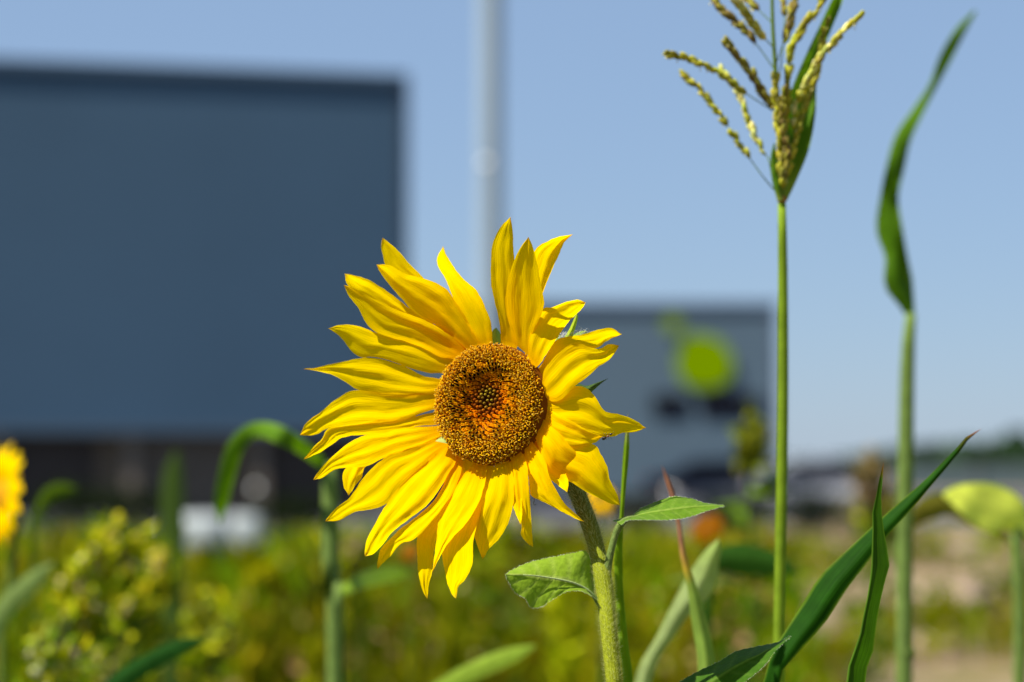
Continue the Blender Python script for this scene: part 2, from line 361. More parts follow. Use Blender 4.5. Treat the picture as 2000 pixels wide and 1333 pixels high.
# ------------------------------------------------------------------ meadow (uncountable weeds and grass)
random.seed(5)
def plant_height(x, D):                                  # top edge of the growth, falls to bare soil on the right
    px = 1000 + x / D * FPX
    y_top = 1055 + 45 * noise.noise(Vector((px * .012, D * .8, 0)))
    if px < 330: y_top -= 40 * sstep(330, 120, px) * sstep(7, 3, D)
    if px > 1450: y_top += 420 * sstep(1450, 1680, px)
    y_top += 50 * sstep(300, 350, px) * sstep(570, 520, px)
    return 1.0 - (y_top - 925) / FPX * D
GREENS = [(0.173, 0.213, .003), (0.238, 0.241, .003), (0.117, 0.195, .003), (0.281, 0.270, .005), (0.064, 0.150, .003), (0.217, 0.176, .006), (0.091, 0.186, .003)]
md = MB()
def weed_stem(m, x, y, h, cols, leafsize, nl, seedhead=None):
    lean = Vector((random.uniform(-.12, .12), random.uniform(-.12, .12), 1)) * h; b = Vector((x, y, 0)); c = jit(random.choice(cols), .25)
    w = leafsize * .08 + .0015; side = Vector((w, 0, 0))
    i = [m.add(b - side, c), m.add(b + side, c), m.add(b + lean + side * .4, c), m.add(b + lean - side * .4, c)]; m.f.append(tuple(i))
    for k in range(nl):
        t = 1 - random.random() ** 1.6 * .75; leaf_quad(m, b + lean * t, leafsize * random.uniform(.6, 1.4), jit(c, .15), 1.6, .13)
    if seedhead:
        for k in range(10): leaf_quad(m, b + lean * random.uniform(.8, 1.03) + Vector((random.gauss(0, .012), random.gauss(0, .012), 0)), leafsize * .5, jit(seedhead, .2), .8, .45)
def patch(x, D, cols):
    v = noise.noise(Vector((x * 1.1 / max(1, D * .2), D * .35, 9)))
    f = 1 + 1.5 * noise.noise(Vector((x * 4.2 / max(1, D * .2), D * 1.1, 4)))
    return [tuple(c * max(.35, f) for c in cols[i]) for i in ((4, 6, 2) if v < -.18 else (3, 1, 0) if v > .22 else (0, 1, 2, 5))]
for k in range(2700):
    D = random.uniform(4.4, 11); x = random.uniform(-.27, .27) * D; h = plant_height(x, D) * random.uniform(.72, 1.0)
    if h < .08: continue
    sh = random.choice([None] * 14 + [(.45, .40, .16), (.40, .34, .10), (.40, .26, .12)])
    weed_stem(md, x, D, h, patch(x, D, GREENS), random.uniform(.03, .07), 20, sh)
for k in range(6500):
    D = random.uniform(10, 34); x = random.uniform(-.26, .26) * D; h = plant_height(x, D) * random.uniform(.5, 1.0)
    px = 1000 + x / D * FPX
    if px > 1560: h = random.uniform(.05, .30)
    if px > 1560 and noise.noise(Vector((x * .6, D * .6, 2))) < .14: continue
    if h < .05: h = random.uniform(.06, .18)
    weed_stem(md, x, D, h, patch(x, D, GREENS), random.uniform(.06, .12), 10, random.choice([None] * 9 + [(.40, .34, .13)]))
for k in range(5200):                                    # low grass round the foreground plants
    D = random.uniform(.7, 3.2); x = random.uniform(-.9, .9); h = random.uniform(.12, .42)
    weed_stem(md, x, D, h, GREENS, random.uniform(.04, .08), 4)
tag(md.build('meadow_grass', M_weed, smooth=False), kind='stuff')

# ------------------------------------------------------------------ sheets (blades, leaves, petals) from two outlines
def sheet(name, A, B, tip, dfun, mat, parent, cfun, ns=40, nv=12, delta=None, ragged=0):
    a = catmull(list(A) + ([tip] if tip else []), ns); b = catmull(list(B) + ([tip] if tip else []), ns); m = MB(); rows = []; L = 0
    if ragged:
        for q, o in ((a, 0), (b, 40)):
            for i in range(1, ns): q[i] = (q[i][0] + ragged * noise.noise(Vector((i * .55, o, A[0][0]))), q[i][1] + ragged * noise.noise(Vector((i * .55, o, A[0][1] + 9))))
    for i in range(ns + 1):
        s = i / ns; r = []
        if i: L += math.dist(a[i], a[i - 1])
        for j in range(nv + 1):
            v = j / nv; x = lerp(a[i][0], b[i][0], v); y = lerp(a[i][1], b[i][1], v); w = math.dist(a[i], b[i]); vv = 2 * v - 1
            D = dfun(s, vv, x, y) + (delta(s, vv, w) if delta else 0)
            r.append(m.add(P(x, y, D), cfun(s, vv), (L, vv, random.random() * 0 + (hash(name) % 7) * 0)))
        rows.append(r)
    m.grid(rows); return m.build(name, mat, parent)
def widen(pts): return [(p[0], p[1]) for p in pts]
def ribbon(name, pts, mat, parent, cfun, fold=.25, tilt=0., twist=None, ns=40, nv=8):
    """pts (x, y, depth, width in photograph pixels)"""
    q = catmull(pts, ns); m = MB(); rows = []; L = 0
    for i, (x, y, D, w) in enumerate(q):
        x0, y0 = q[max(i - 1, 0)][:2]; x1, y1 = q[min(i + 1, ns)][:2]; tx, ty = x1 - x0, y1 - y0; l = math.hypot(tx, ty) + 1e-9; nx, ny = -ty / l, tx / l
        if i: L += math.dist(q[i][:2], q[i - 1][:2])
        s = i / ns; r = []
        for j in range(nv + 1):
            v = 2 * j / nv - 1; tl = tilt(s) if callable(tilt) else tilt
            d = D + w * mm(D) * (fold * abs(v) + tl * v) * .5 + .0006 * noise.noise(Vector((s * 6, v, D * 9)))
            r.append(m.add(P(x + nx * w / 2 * v, y + ny * w / 2 * v, d), cfun(s, v), (L, v, 0)))
        rows.append(r)
    m.grid(rows); return m.build(name, mat, parent)
def gy(D): return 925 + 1.0 / D * FPX - 8                # pixel row of the ground at a depth
def base_at(x, D): p = P(x, 925, D); p.z = 0; return p

# ------------------------------------------------------------------ THE SUNFLOWER
HC = P(957, 790, 1.27); NRM = Vector((-.455, -.885, .085)).normalized()
E1 = Vector((0, 0, 1)).cross(NRM).normalized(); E2 = NRM.cross(E1).normalized(); RD = 122 * mm(1.27)
if E1.x < 0: E1 = -E1
def on_head(x, y, cup, bend, off):
    """depth of the point of the cupped corolla seen at a photograph position"""
    d = ray(x, y); h = 0
    for k in range(6):
        D = (NRM.dot(HC - CAM) + h) / NRM.dot(d); p = CAM + d * D - HC; rho = (p - NRM * p.dot(NRM)).length; e = max(0, rho - RD) 
        h = lerp(h, -.002 + cup * e + bend * e * e * 10 - off, .8)
    return D
root = thing('sunflower', base_at(1235, 1.22), 'sharp yellow sunflower with a brown disc standing in front of the two halls', 'sunflower')
C_base, C_mid, C_tip = (.92, .47, .0), (.97, .65, .0), (.97, .71, .0)
PET = [  # layer mm, cup, bend, side A, side B, tip
 (0, .42, -1, [(935,670),(905,621),(886,585),(872,550),(853,512)], [(962,667),(959,632),(949,603),(931,568),(902,542),(875,504)], (865,481)),
 (2.5, .45, 0, [(978,665),(975,629),(969,603),(960,562),(958,521),(962,477),(977,445)], [(1012,673),(1008,640),(1010,590),(1008,540),(1004,501),(1001,448)], (997,424)),
 (1, .50, 0, [(1026,691),(1008,673),(1001,650),(991,621),(987,586),(994,542),(1005,507),(1017,483)], [(1032,688),(1040,650),(1057,615),(1063,591),(1055,548),(1049,515),(1040,480)], (1032,463)),
 (6, .15, 0, [(1022,665),(1030,590),(1036,520),(1046,488),(1064,474),(1090,463)], [(1050,640),(1054,600),(1061,571),(1070,548),(1081,521),(1093,495),(1102,474)], (1119,458)),
 (-1, .45, -2, [(1030,694),(1033,662),(1046,629),(1061,603),(1081,600),(1105,590),(1128,586)], [(1055,711),(1070,688),(1087,662),(1111,629),(1134,606)], (1144,591)),
 (4, .28, -1, [(1054,717),(1067,694),(1084,667),(1105,659),(1140,653),(1172,643),(1193,641)], [(1062,735),(1080,715),(1105,697),(1149,682),(1169,679),(1184,667),(1201,659)], (1215,653)),
 (0, .40, -2, [(1058,755),(1062,725),(1081,700),(1105,679),(1128,670),(1152,679),(1172,681),(1190,672)], [(1063,775),(1078,785),(1092,783),(1105,773),(1122,755),(1146,738),(1169,717),(1190,703),(1204,685)], (1209,675)),
 (1.5, .30, -2, [(1060,778),(1085,772),(1108,762),(1128,754),(1149,761),(1163,776),(1181,803),(1208,809),(1238,820)], [(1060,822),(1090,838),(1120,846),(1150,850),(1192,854),(1217,846),(1238,845)], (1262,836)),
 (1.0, .25, -2, [(1060,795),(1095,812),(1125,828),(1150,842)], [(1052,842),(1075,858),(1095,868),(1115,872),(1140,872),(1162,865)], (1178,853)),
 (.2, .22, -3, [(1056,815),(1075,832),(1091,845),(1115,872),(1137,894),(1155,902)], [(1043,851),(1051,872),(1063,900),(1072,922),(1091,934),(1115,933),(1140,928),(1161,918)], (1182,906)),
 (5, .02, -1, [(1060,850),(1100,858),(1158,868),(1174,888),(1186,912),(1192,940),(1205,965)], [(1050,880),(1075,912),(1103,935),(1125,948),(1146,962),(1171,974),(1195,985)], (1211,988)),
 (0, .02, -1, [(1023,875),(1029,909),(1042,934),(1054,952),(1069,977),(1085,992),(1109,1006),(1128,1015)], [(1035,858),(1051,878),(1066,903),(1072,928),(1085,955),(1100,980),(1122,1002)], (1141,1019)),
 (3, -.02, -1, [(1018,880),(1027,905),(1033,940),(1037,968),(1055,978),(1072,986)], [(1040,880),(1055,910),(1068,945),(1082,975),(1095,992)], (1108,1006)),
 (-.5, .02, -1, [(1000,906),(1003,934),(1006,965),(1012,995),(1018,1023),(1018,1045),(1029,1060)], [(1018,882),(1028,903),(1032,934),(1035,971),(1037,1014),(1040,1045)], (1041,1069)),
 (3, -.02, 0, [(992,900),(996,940),(999,970),(1002,989),(1008,1006)], [(1010,900),(1016,940),(1019,975),(1020,1005)], (1017,1026)),
 (0, .05, -1, [(968,903),(958,934),(949,965),(934,1002),(926,1042),(931,1063),(938,1082)], [(992,894),(1000,918),(1004,952),(1002,989),(992,1023),(974,1054),(955,1072),(946,1088)], (942,1092)),
 (1, .05, 0, [(921,909),(903,930),(884,965),(866,995),(857,1014),(852,1057),(848,1088)], [(952,900),(949,934),(937,977),(912,1020),(881,1054),(863,1081)], (844,1119)),
 (3, .0, 0, [(930,905),(905,980),(885,1040),(866,1070),(863,1084),(868,1112),(875,1143),(884,1164)], [(966,905),(955,950),(940,995),(926,1048),(924,1072),(923,1100),(909,1131),(895,1146),(893,1160)], (891,1170)),
 (5, -.05, 0, [(872,930),(850,985),(825,1030),(815,1051),(815,1088),(818,1127),(826,1155)], [(900,940),(885,990),(862,1030),(851,1057),(846,1094),(844,1118),(838,1140)], (835,1171)),
 (2.5, .12, 0, [(884,903),(866,946),(848,977),(820,1004),(780,1035),(761,1054),(746,1069),(738,1094)], [(905,900),(897,934),(881,971),(860,1001),(835,1029),(808,1054),(783,1063),(761,1088)], (737,1112)),
 (.5, .16, 0, [(862,878),(841,897),(804,925),(777,955),(752,989),(734,1020),(718,1051),(712,1075)], [(892,881),(890,903),(875,928),(857,958),(832,989),(795,1017),(765,1041),(746,1066),(728,1083)], (713,1087)),
 (2, .20, 0, [(857,854),(826,869),(795,881),(764,888),(740,903),(712,931),(697,952),(681,974),(657,992),(641,1009)], [(880,868),(850,888),(826,909),(795,937),(771,964),(758,983),(728,995),(694,1000),(663,1017)], (635,1019)),
 (6, .10, 0, [(850,850),(780,865),(710,885),(675,915),(669,934),(672,952)], [(850,870),(800,885),(740,898),(714,912),(706,934),(694,949)], (681,969)),
 (.8, .24, 0, [(855,832),(814,834),(777,838),(752,845),(718,849),(685,863),(657,885),(635,906),(617,928)], [(858,851),(820,869),(789,878),(764,886),(734,903),(712,912),(672,914),(654,918),(629,934)], (612,938)),
 (4.5, .22, 0, [(850,805),(800,815),(740,820),(700,826),(678,830),(641,837),(629,857),(611,875)], [(855,830),(820,832),(795,838),(758,848),(721,849),(672,854),(648,869),(623,885)], (593,898)),
 (3, .28, 0, [(860,768),(820,768),(790,768),(755,768),(733,766),(694,762),(668,773),(647,787),(626,805),(598,826)], [(850,800),(823,808),(795,820),(764,828),(709,828),(672,831),(641,837),(617,849),(598,852)], (586,850)),
 (2, .30, 0, [(870,742),(829,735),(793,717),(755,704),(726,699),(700,700),(679,705),(638,713),(615,719)], [(862,766),(829,771),(785,773),(755,773),(726,767),(697,761),(674,746),(650,733),(624,726)], (592,721)),
 (1, .32, 0, [(890,702),(865,688),(830,668),(785,659),(744,653),(712,641),(688,635),(662,635)], [(868,730),(837,729),(802,720),(770,708),(732,698),(706,698),(688,688),(674,670),(662,656)], (641,642)),
 (0, .36, 0, [(905,680),(884,659),(858,641),(823,623),(785,609),(744,591),(712,574),(688,562)], [(885,702),(858,697),(829,682),(791,667),(741,653),(720,638),(706,615),(698,600),(682,580)], (671,557)),
 (3.5, .30, 0, [(905,670),(850,635),(800,602),(785,591),(767,577),(744,561),(720,547),(697,539)], [(880,690),(830,660),(785,625),(744,600),(712,580),(690,570),(677,553)], (673,535)),
 (1, .38, 0, [(938,668),(916,632),(896,600),(875,568),(852,553),(820,542),(796,536),(773,524),(755,517)], [(912,684),(890,664),(867,644),(834,626),(808,609),(785,585),(767,565),(753,547),(741,530)], (735,517)),
 (6, .26, 0, [(890,670),(850,625),(810,580),(780,548),(757,530),(748,501),(744,483)], [(920,665),(890,610),(855,570),(832,548),(815,530),(802,518),(785,498),(767,480)], (747,465)),
 (5, .0, 0, [(890,890),(888,930),(885,980),(880,1020)], [(925,905),(922,940),(912,985),(898,1020)], (886,1050)),
 (6, -.1, 0, [(1040,840),(1070,870),(1095,905),(1110,940)], [(1010,870),(1035,900),(1060,925),(1085,945)], (1108,962)),
 (5, .3, 0, [(900,690),(885,672),(868,652),(850,635)], [(925,680),(915,660),(895,632),(872,612)], (850,600)),
 (5, .1, 0, [(870,860),(845,885),(815,912),(790,925)], [(890,880),(870,910),(840,935),(812,950)], (780,965)),
]
head = MB()
prof = [(0, -.030), (.35, -.030), (.62, -.024), (.86, -.014), (.93, -.008), (.90, -.005), (.6, -.005), (0, -.003)]
rows = [[head.add(HC + NRM * z + (E1 * math.cos(k * .1309) + E2 * math.sin(k * .1309)) * RD * max(r, .01), (.07, .12, .02), (z * 1000, k, 0)) for k in range(48)] for r, z in prof]
head.grid(rows, True); head = head.build('flower_head', M_stem, root)
CX, CY = 957, 790
for pi, (lay, cup, bend, A, B, tip) in enumerate(PET):
    rnd = random.Random(pi * 13 + 1)
    by_ = (sum(p[1] for p in A) / len(A) - 790) / 200
    def inward(p, k=16):
        dx, dy = CX - p[0], CY - p[1]; l = math.hypot(dx, dy); return (p[0] + dx / l * k, p[1] + dy / l * k)
    A2 = [inward(A[0])] + A; B2 = [inward(B[0])] + B
    ph = rnd.uniform(0, 6.28); amp = rnd.uniform(.7, 1.2); cr = rnd.uniform(-.5, .5); k1 = rnd.uniform(.5, 1.1); nseed = Vector((pi * 3.7, 1.3, 0)); cj = rnd.uniform(.95, 1.05); bow = rnd.uniform(-.3, 1.0)
    def df(s, v, x, y): return on_head(x, y, cup * 1.2 + .34 * sstep(-.2, .75, by_), bend, lay * .0011 if lay > 0 else lay * .0008)
    def dl(s, v, w):
        W_ = w * mm(1.27); env = sstep(0, .25, s)
        d = W_ * env * (.09 * bow * v * v + .05 * k1 * (1 - abs(v - cr * .6)) ** 1 * (1 if pi % 3 else -1))    # trough
        d += -.026 * W_ * amp * env * math.cos(v * 7.5 + ph + 1.5 * s)                                   # two long ridges
        d += .0011 * env * noise.noise(nseed + Vector((s * 2.2, v * .8, 0))) * 2
        d += .00045 * noise.noise(nseed + Vector((s * 7, v * 5, 3))) * sstep(0, .5, s)
        d -= .006 * sstep(.8, 1, s) * rnd_tip
        return d
    rnd_tip = rnd.uniform(-.4, .9)
    def cf(s, v):
        c = mixc(C_base, C_mid, sstep(0, .30, s)); c = mixc(c, C_tip, sstep(.35, .9, s)); c = mixc(c, (.55, .36, .03), .6 * sstep(.95, 1, s))
        return tuple(t * cj for t in c)
    sheet('petal', A2, B2, tip, df, M_petal, head, cf, 44, 18, dl, 1.1)

# disc: florets in a golden-angle spiral
def disc_h(r):                                           # crater with a swollen rim and a small bump at the middle (metres)
    pts = [(0, .0015), (.15, .0012), (.28, .0008), (.40, .0024), (.58, .0052), (.75, .0068), (.88, .0062), (.97, .0032), (1.06, -.002)]
    for (a, b), (c, d) in zip(pts, pts[1:]):
        if r <= c: t = (r - a) / (c - a); return lerp(b, d, t * t * (3 - 2 * t) * .5 + t * .5)
    return -.002
CSH = Vector((-3, 0, 15)) * mm(1.27)
def dpt(r, th, extra=0): return HC + (CSH - NRM * CSH.dot(NRM)) * max(0, 1 - r) + (E1 * math.cos(th) + E2 * math.sin(th)) * RD * r * .95 + NRM * (disc_h(r) + extra)
def dnrm(r, th):
    s = (disc_h(r + .03) - disc_h(r - .03 if r > .03 else 0)) / (RD * (.06 if r > .03 else .03 + r)); rad = E1 * math.cos(th) + E2 * math.sin(th)
    return (NRM - rad * s * .9).normalized(), rad
b = MB(); rows = []
for i in range(24):
    r = 1.03 * i / 23; rows.append([b.add(dpt(max(r, .005), k * .1309, -.0030), (.10, .018, .002) if r < .3 else (.30, .09, .006) if r < .62 else (.22, .07, .004)) for k in range(48)])
b.grid(rows, True); disc = b.build('disc', M_floret, head)
outer = MB(); mid = MB(); buds = MB(); rd = random.Random(3); NF = 600
for i in range(NF):
    r = math.sqrt((i + .5) / NF) * 1.0; th = i * 2.399963; nr, rad = dnrm(r, th); 
    r2 = r + rd.uniform(-.008, .008); p = dpt(r2, th); tang = nr.cross(rad).normalized(); rr = nr.cross(tang).normalized()
    if r < .30:
        t = r / .30; core = mixc((.42, .30, .02), (.22, .12, .01), rd.random()); ring = mixc((.55, .15, .004), (.22, .05, .003), rd.random())
        buds.blob(p + nr * (.0002 + rd.uniform(0, .0004)), .00105 * lerp(.62, 1.05, t), nr, 1.5, 8, 6, tuple(k * .5 for k in mixc(core, ring, sstep(.35, .8, t))), mixc(core, ring, sstep(.35, .8, t)))
        continue
    if r < .64:
        n5 = 5; L_ = rd.uniform(.0023, .0032); lean = (nr + rad * rd.uniform(.1, .5)).normalized(); oc = jit(mixc((.92, .38, .003), (.96, .58, .006), sstep(.32, .48, r) * rd.uniform(.6, 1)), .10)
        a = lean.orthogonal().normalized(); bb = lean.cross(a)
        for k in range(n5):                                # upright pointed lobes
            w0 = 2 * math.pi * k / n5 + i; d0 = a * math.cos(w0) + bb * math.sin(w0); d1 = a * math.cos(w0 + .6) + bb * math.sin(w0 + .6); d2 = a * math.cos(w0 - .6) + bb * math.sin(w0 - .6)
            q = [mid.add(p + d1 * .0009 - lean * .001, tuple(t * .75 for t in oc)), mid.add(p + d2 * .0009 - lean * .001, tuple(t * .75 for t in oc)), mid.add(p + lean * L_ * .55 + d2 * .0008, oc), mid.add(p + lean * L_ * .55 + d1 * .0008, oc), mid.add(p + lean * L_ + d0 * .00085, mixc(oc, (.85, .55, .04), .6))]
            mid.f += [(q[0], q[1], q[2], q[3]), (q[3], q[2], q[4])]
        if rd.random() < .46 * (1 if r > .40 else .3):                              # dark anther tube leaning outwards
            ax = (nr * .8 + rad * .55 + E1 * .25).normalized(); q0 = p + nr * .0010
            mid.tube([q0, q0 + ax * .0016, q0 + ax * .0034], [.00055, .00062, .00022], 6, [(.02, .004, .001), (.006, .002, .001), (.010, .004, .001)])
        continue
    # open florets: short tube, five recurved lobes, forked stigma
    yc = jit(mixc((1, .68, .006), (.96, .48, .004), rd.random()), .10); bc = jit((.40, .13, .003), .3); L_ = .0022
    ax = (nr + rad * rd.uniform(-.1, .35) + tang * rd.uniform(-.3, .3)).normalized(); a = ax.orthogonal().normalized(); bb = ax.cross(a); top = p + ax * rd.uniform(.0002, .0012)
    n5 = 5; lo = []; hi = []
    for k in range(n5 * 2):
        w0 = math.pi * k / n5 + i; d0 = a * math.cos(w0) + bb * math.sin(w0); lo.append(outer.add(top + d0 * .00042 - ax * L_, (.30, .09, .005))); hi.append(outer.add(top + d0 * .00082, bc))
    outer.grid([lo, hi], True)
    for k in range(n5):
        w0 = math.pi * 2 * k / n5 + i; d0 = a * math.cos(w0) + bb * math.sin(w0); h0, h1, h2 = hi[(2 * k - 1) % 10], hi[2 * k], hi[(2 * k + 1) % 10]; ln = rd.uniform(.8, 1.25)
        t1 = outer.add(top + d0 * .00150 * ln + ax * .00055, yc); t2 = outer.add(top + d0 * .00225 * ln - ax * rd.uniform(.0001, .0006), mixc(yc, (.98, .72, .01), .6))
        outer.f += [(h0, h1, t1), (h1, h2, t1), (h0, t1, t2), (h2, t2, t1)]
    if rd.random() < .75:
        for sgn in (-1, 1):
            w0 = rd.uniform(0, 6.28); d0 = a * math.cos(w0) + bb * math.sin(w0); q = top - ax * .0004
            outer.tube([q, q + ax * .0011 + d0 * .0002 * sgn, q + ax * .0017 + d0 * .0007 * sgn, q + ax * .0013 + d0 * .0011 * sgn], [.00022, .00022, .00021, .00012], 4, [(.3, .1, .01), (.62, .36, .03), (.75, .5, .04), (.8, .55, .05)])
tag(outer.build('open_florets', M_floret, head, False), kind='stuff'); tag(mid.build('ripening_florets', M_floret, head, False), kind='stuff'); tag(buds.build('closed_buds', M_floret, head), kind='stuff')

# bracts
def bract(A, B, tip, D, c=(.12, .22, .02), dark=False):
    sheet('bract', A, B, tip, lambda s, v, x, y: D + s * .004 - .003 * (1 - abs(v)), M_leaf, head, lambda s, v: mixc(c, (.03, .015, .01), sstep(.93, 1, s)), 16, 6)
bract([(1095,668),(1108,650),(1118,630),(1123,618)], [(1116,668),(1121,650),(1127,630),(1129,618)], (1127,611), 1.283, (.32, .42, .02))
bract([(1115,745),(1130,749),(1145,754),(1165,748)], [(1125,780),(1150,770),(1160,762),(1176,748)], (1189,739), 1.290, (.07, .13, .03))
bract([(1105,668),(1120,655),(1132,648)], [(1150,675),(1150,660),(1148,650)], (1146,646), 1.296, (.25, .38, .03))
bract([(955,672),(959,655),(963,645)], [(985,672),(980,658),(975,648)], (969,640), 1.284, (.30, .42, .05))
bract([(1078,668),(1080,655)], [(1105,668),(1095,655)], (1086,640), 1.288, (.20, .32, .04))
bract([(850,862),(858,856),(864,852)], [(890,870),(884,862),(876,858)], (868,849), 1.276, (.35, .45, .12))
# stem behind and below the head, petioles, hairs
st = [(1075, 880, 1.315, 16), (1100, 918, 1.316, 17), (1121, 950, 1.304, 17), (1138, 990, 1.288, 16.5), (1153, 1030, 1.274, 16.5), (1166, 1075, 1.262, 16), (1176, 1120, 1.252, 17.5), (1182, 1160, 1.247, 17), (1188, 1225, 1.239, 16), (1199, 1333, 1.229, 15.5)]
smp = catmull(st, 70); spts = [P(x, y, D) for x, y, D, w in smp]; srad = [w * mm(D) for x, y, D, w in smp]
bse = root.location.copy(); last = spts[-1]
for t in (.12, .3, .5, .75, 1.0): spts.append(last.lerp(bse, t) + Vector((.012 * math.sin(t * 3.1), 0, 0))); srad.append(lerp(srad[69], .0075, t))
m = MB(); m.tube(spts, srad, 22, [mixc((.075, .095, .006), (.21, .235, .010), sstep(15, 50, i)) for i in range(len(spts))]); stem = m.build('stem', M_stem, root)  # shade under the head is put into the colour: dark top, sunlit tone below
def hairs(name, pts, rad, n, L0, parent, col=(.52, .54, .20), w=.00005):
    hm = MB(); rh = random.Random(9)
    for k in range(n):
        i = rh.randrange(len(pts) - 1); t = rh.random(); p = pts[i].lerp(pts[i + 1], t); ax = (pts[i + 1] - pts[i]).normalized(); a = ax.orthogonal().normalized(); bb = ax.cross(a); w0 = rh.uniform(0, 6.283)
        d = (a * math.cos(w0) + bb * math.sin(w0)); L_ = L0 * rh.uniform(.45, 1.25); d2 = (d + ax * rh.uniform(-.6, .3) + a * rh.uniform(-.3, .3)).normalized(); q = p + d * lerp(rad[i], rad[i + 1], t) * .98; sd = d2.cross(ax).normalized() * w
        j = [hm.add(q - sd, col), hm.add(q + sd, col), hm.add(q + d2 * L_ * .6 + sd * .6, col), hm.add(q + d2 * L_ * .6 - sd * .6, col), hm.add(q + d2 * L_ - ax * L_ * .12, col)]; hm.f += [(j[0], j[1], j[2], j[3]), (j[3], j[2], j[4])]
    return tag(hm.build(name, M_hair, parent, False), kind='stuff')
hairs('stem_hairs', spts[:74], srad, 6500, .0027, stem)
pet = catmull([(1182, 1150, 1.252, 8), (1186, 1115, 1.251, 8), (1192, 1082, 1.250, 7), (1202, 1045, 1.250, 6.5), (1212, 1025, 1.249, 7), (1226, 1014, 1.249, 5), (1250, 1010, 1.249, 3.5)], 26)
pp = [P(x, y, D) for x, y, D, w in pet]; pr_ = [w * mm(D) for x, y, D, w in pet]
m = MB(); m.tube(pp, pr_, 12, (.12, .17, .04)); pt = m.build('petiole', M_stem, root); hairs('petiole_hairs', pp, pr_, 900, .0014, pt)
pet2 = catmull([(1180, 1190, 1.245, 8), (1170, 1178, 1.247, 6), (1158, 1163, 1.246, 4), (1140, 1148, 1.244, 2.5), (1110, 1136, 1.240, 2), (1060, 1127, 1.236, 1.4), (1022, 1123, 1.233, .8)], 26)
pp2 = [P(x, y, D - .0014) for x, y, D, w in pet2]; pr2 = [w * mm(D) for x, y, D, w in pet2]
m = MB(); m.tube(pp2, pr2, 10, [mixc((.10, .16, .03), (.34, .42, .16), sstep(2, 10, i)) for i in range(27)]); pt2 = m.build('petiole', M_stem, root)

def serr(pts, tip, n=60, a=1.6, out=1):
    q = catmull(list(pts) + [tip], n); o = []
    for i, (x, y) in enumerate(q):
        x0, y0 = q[max(i - 1, 0)]; x1, y1 = q[min(i + 1, n)]; l = math.hypot(x1 - x0, y1 - y0) + 1e-9; k = ((i * .37) % 1) * a * (1 if 0 < i < n else 0)
        o.append((x + out * (y1 - y0) / l * k, y - out * (x1 - x0) / l * k))
    return o
def broad_leaf(A, M_, B, tip, dA, dM, dB, col, vein, parent, ns=60, nv=16, nlat=7, hair=True, wav=.0012, name='leaf'):
    a = serr(A, tip, ns, 1.7, 1); b_ = serr(B, tip, ns, 1.7, -1); c = catmull(list(M_) + [tip], ns); m = MB(); rows = []
    for i in range(ns + 1):
        s = i / ns; r = []
        for j in range(nv + 1):
            v = 2 * j / nv - 1; e = a if v < 0 else b_; t = abs(v); x = lerp(c[i][0], e[i][0], t); y = lerp(c[i][1], e[i][1], t)
            D = lerp(dM(s), (dA if v < 0 else dB)(s), t ** 1.2)
            lat = (s * nlat - t * .9) % 1; lv = math.exp(-((lat - .5) / .10) ** 2) * sstep(0, .15, t); mv = math.exp(-(t / .055) ** 2)
            D += wav * noise.noise(Vector((s * 5, v * 2.5, nlat))) + .0005 * lv - .0004 * mv
            r.append(m.add(P(x, y, D), mixc(mixc(col, vein, .28 * lv), vein, .85 * mv), (s * 60, v, 0)))
        rows.append(r)
    m.grid(rows); o = m.build(name, M_leaf, parent)
    if hair:
        hm = MB(); rh = random.Random(4)
        for k in range(900):
            row = rh.randrange(ns); e = rh.choice((0, nv)); p = Vector(m.v[rows[row][e]]).lerp(Vector(m.v[rows[row + 1][e]]), rh.random()); inn = Vector(m.v[rows[row][nv // 2]])
            d = ((p - inn).normalized() + Vector((rh.gauss(0, .5), rh.gauss(0, .5), rh.gauss(0, .5)))).normalized() * rh.uniform(.0005, .0011); sd = Vector((.00004, 0, .00003))
            j = [hm.add(p - sd, (.6, .65, .45)), hm.add(p + sd, (.6, .65, .45)), hm.add(p + d, (.6, .65, .45))]; hm.f.append(tuple(j))
        tag(hm.build('leaf_hairs', M_hair, o, False), kind='stuff')
    return o
broad_leaf([(1163,1166),(1160,1121),(1147,1078),(1122,1079),(1093,1085),(1057,1092),(1025,1101),(999,1113)], [(1165,1172),(1140,1148),(1100,1133),(1060,1127),(1022,1123)],
           [(1163,1170),(1145,1160),(1126,1155),(1103,1158),(1083,1170),(1057,1186),(1036,1187),(1025,1170),(1005,1157),(992,1137)], (986,1122),
           lambda s: 1.259 - .016 * s, lambda s: 1.245 - .014 * s, lambda s: 1.239 - .011 * s, (.21, .32, .018), (.42, .48, .12), root)
broad_leaf([(1196,1018),(1233,1008),(1252,994),(1285,980),(1317,971),(1350,975),(1379,984)], [(1205,1020),(1252,1004),(1301,996),(1350,990),(1385,988)],
           [(1213,1026),(1226,1016),(1252,1015),(1301,1015),(1343,1010),(1382,997)], (1415,988),
           lambda s: 1.275 - .015 * s, lambda s: 1.250, lambda s: 1.235 + .01 * s, (.11, .21, .012), (.26, .36, .06), root, nlat=9)
broad_leaf([(1255,1400),(1290,1360),(1327,1333),(1365,1312),(1409,1291),(1436,1274),(1477,1264),(1518,1256)], [(1265,1410),(1330,1362),(1390,1330),(1440,1300),(1490,1275)],
           [(1290,1440),(1360,1400),(1410,1370),(1446,1338),(1463,1325),(1494,1298),(1514,1271)], (1545,1242),
           lambda s: 1.285, lambda s: 1.272 - .01 * s, lambda s: 1.262 - .01 * s, (.045, .115, .006), (.14, .24, .03), root, nlat=8, wav=.002)
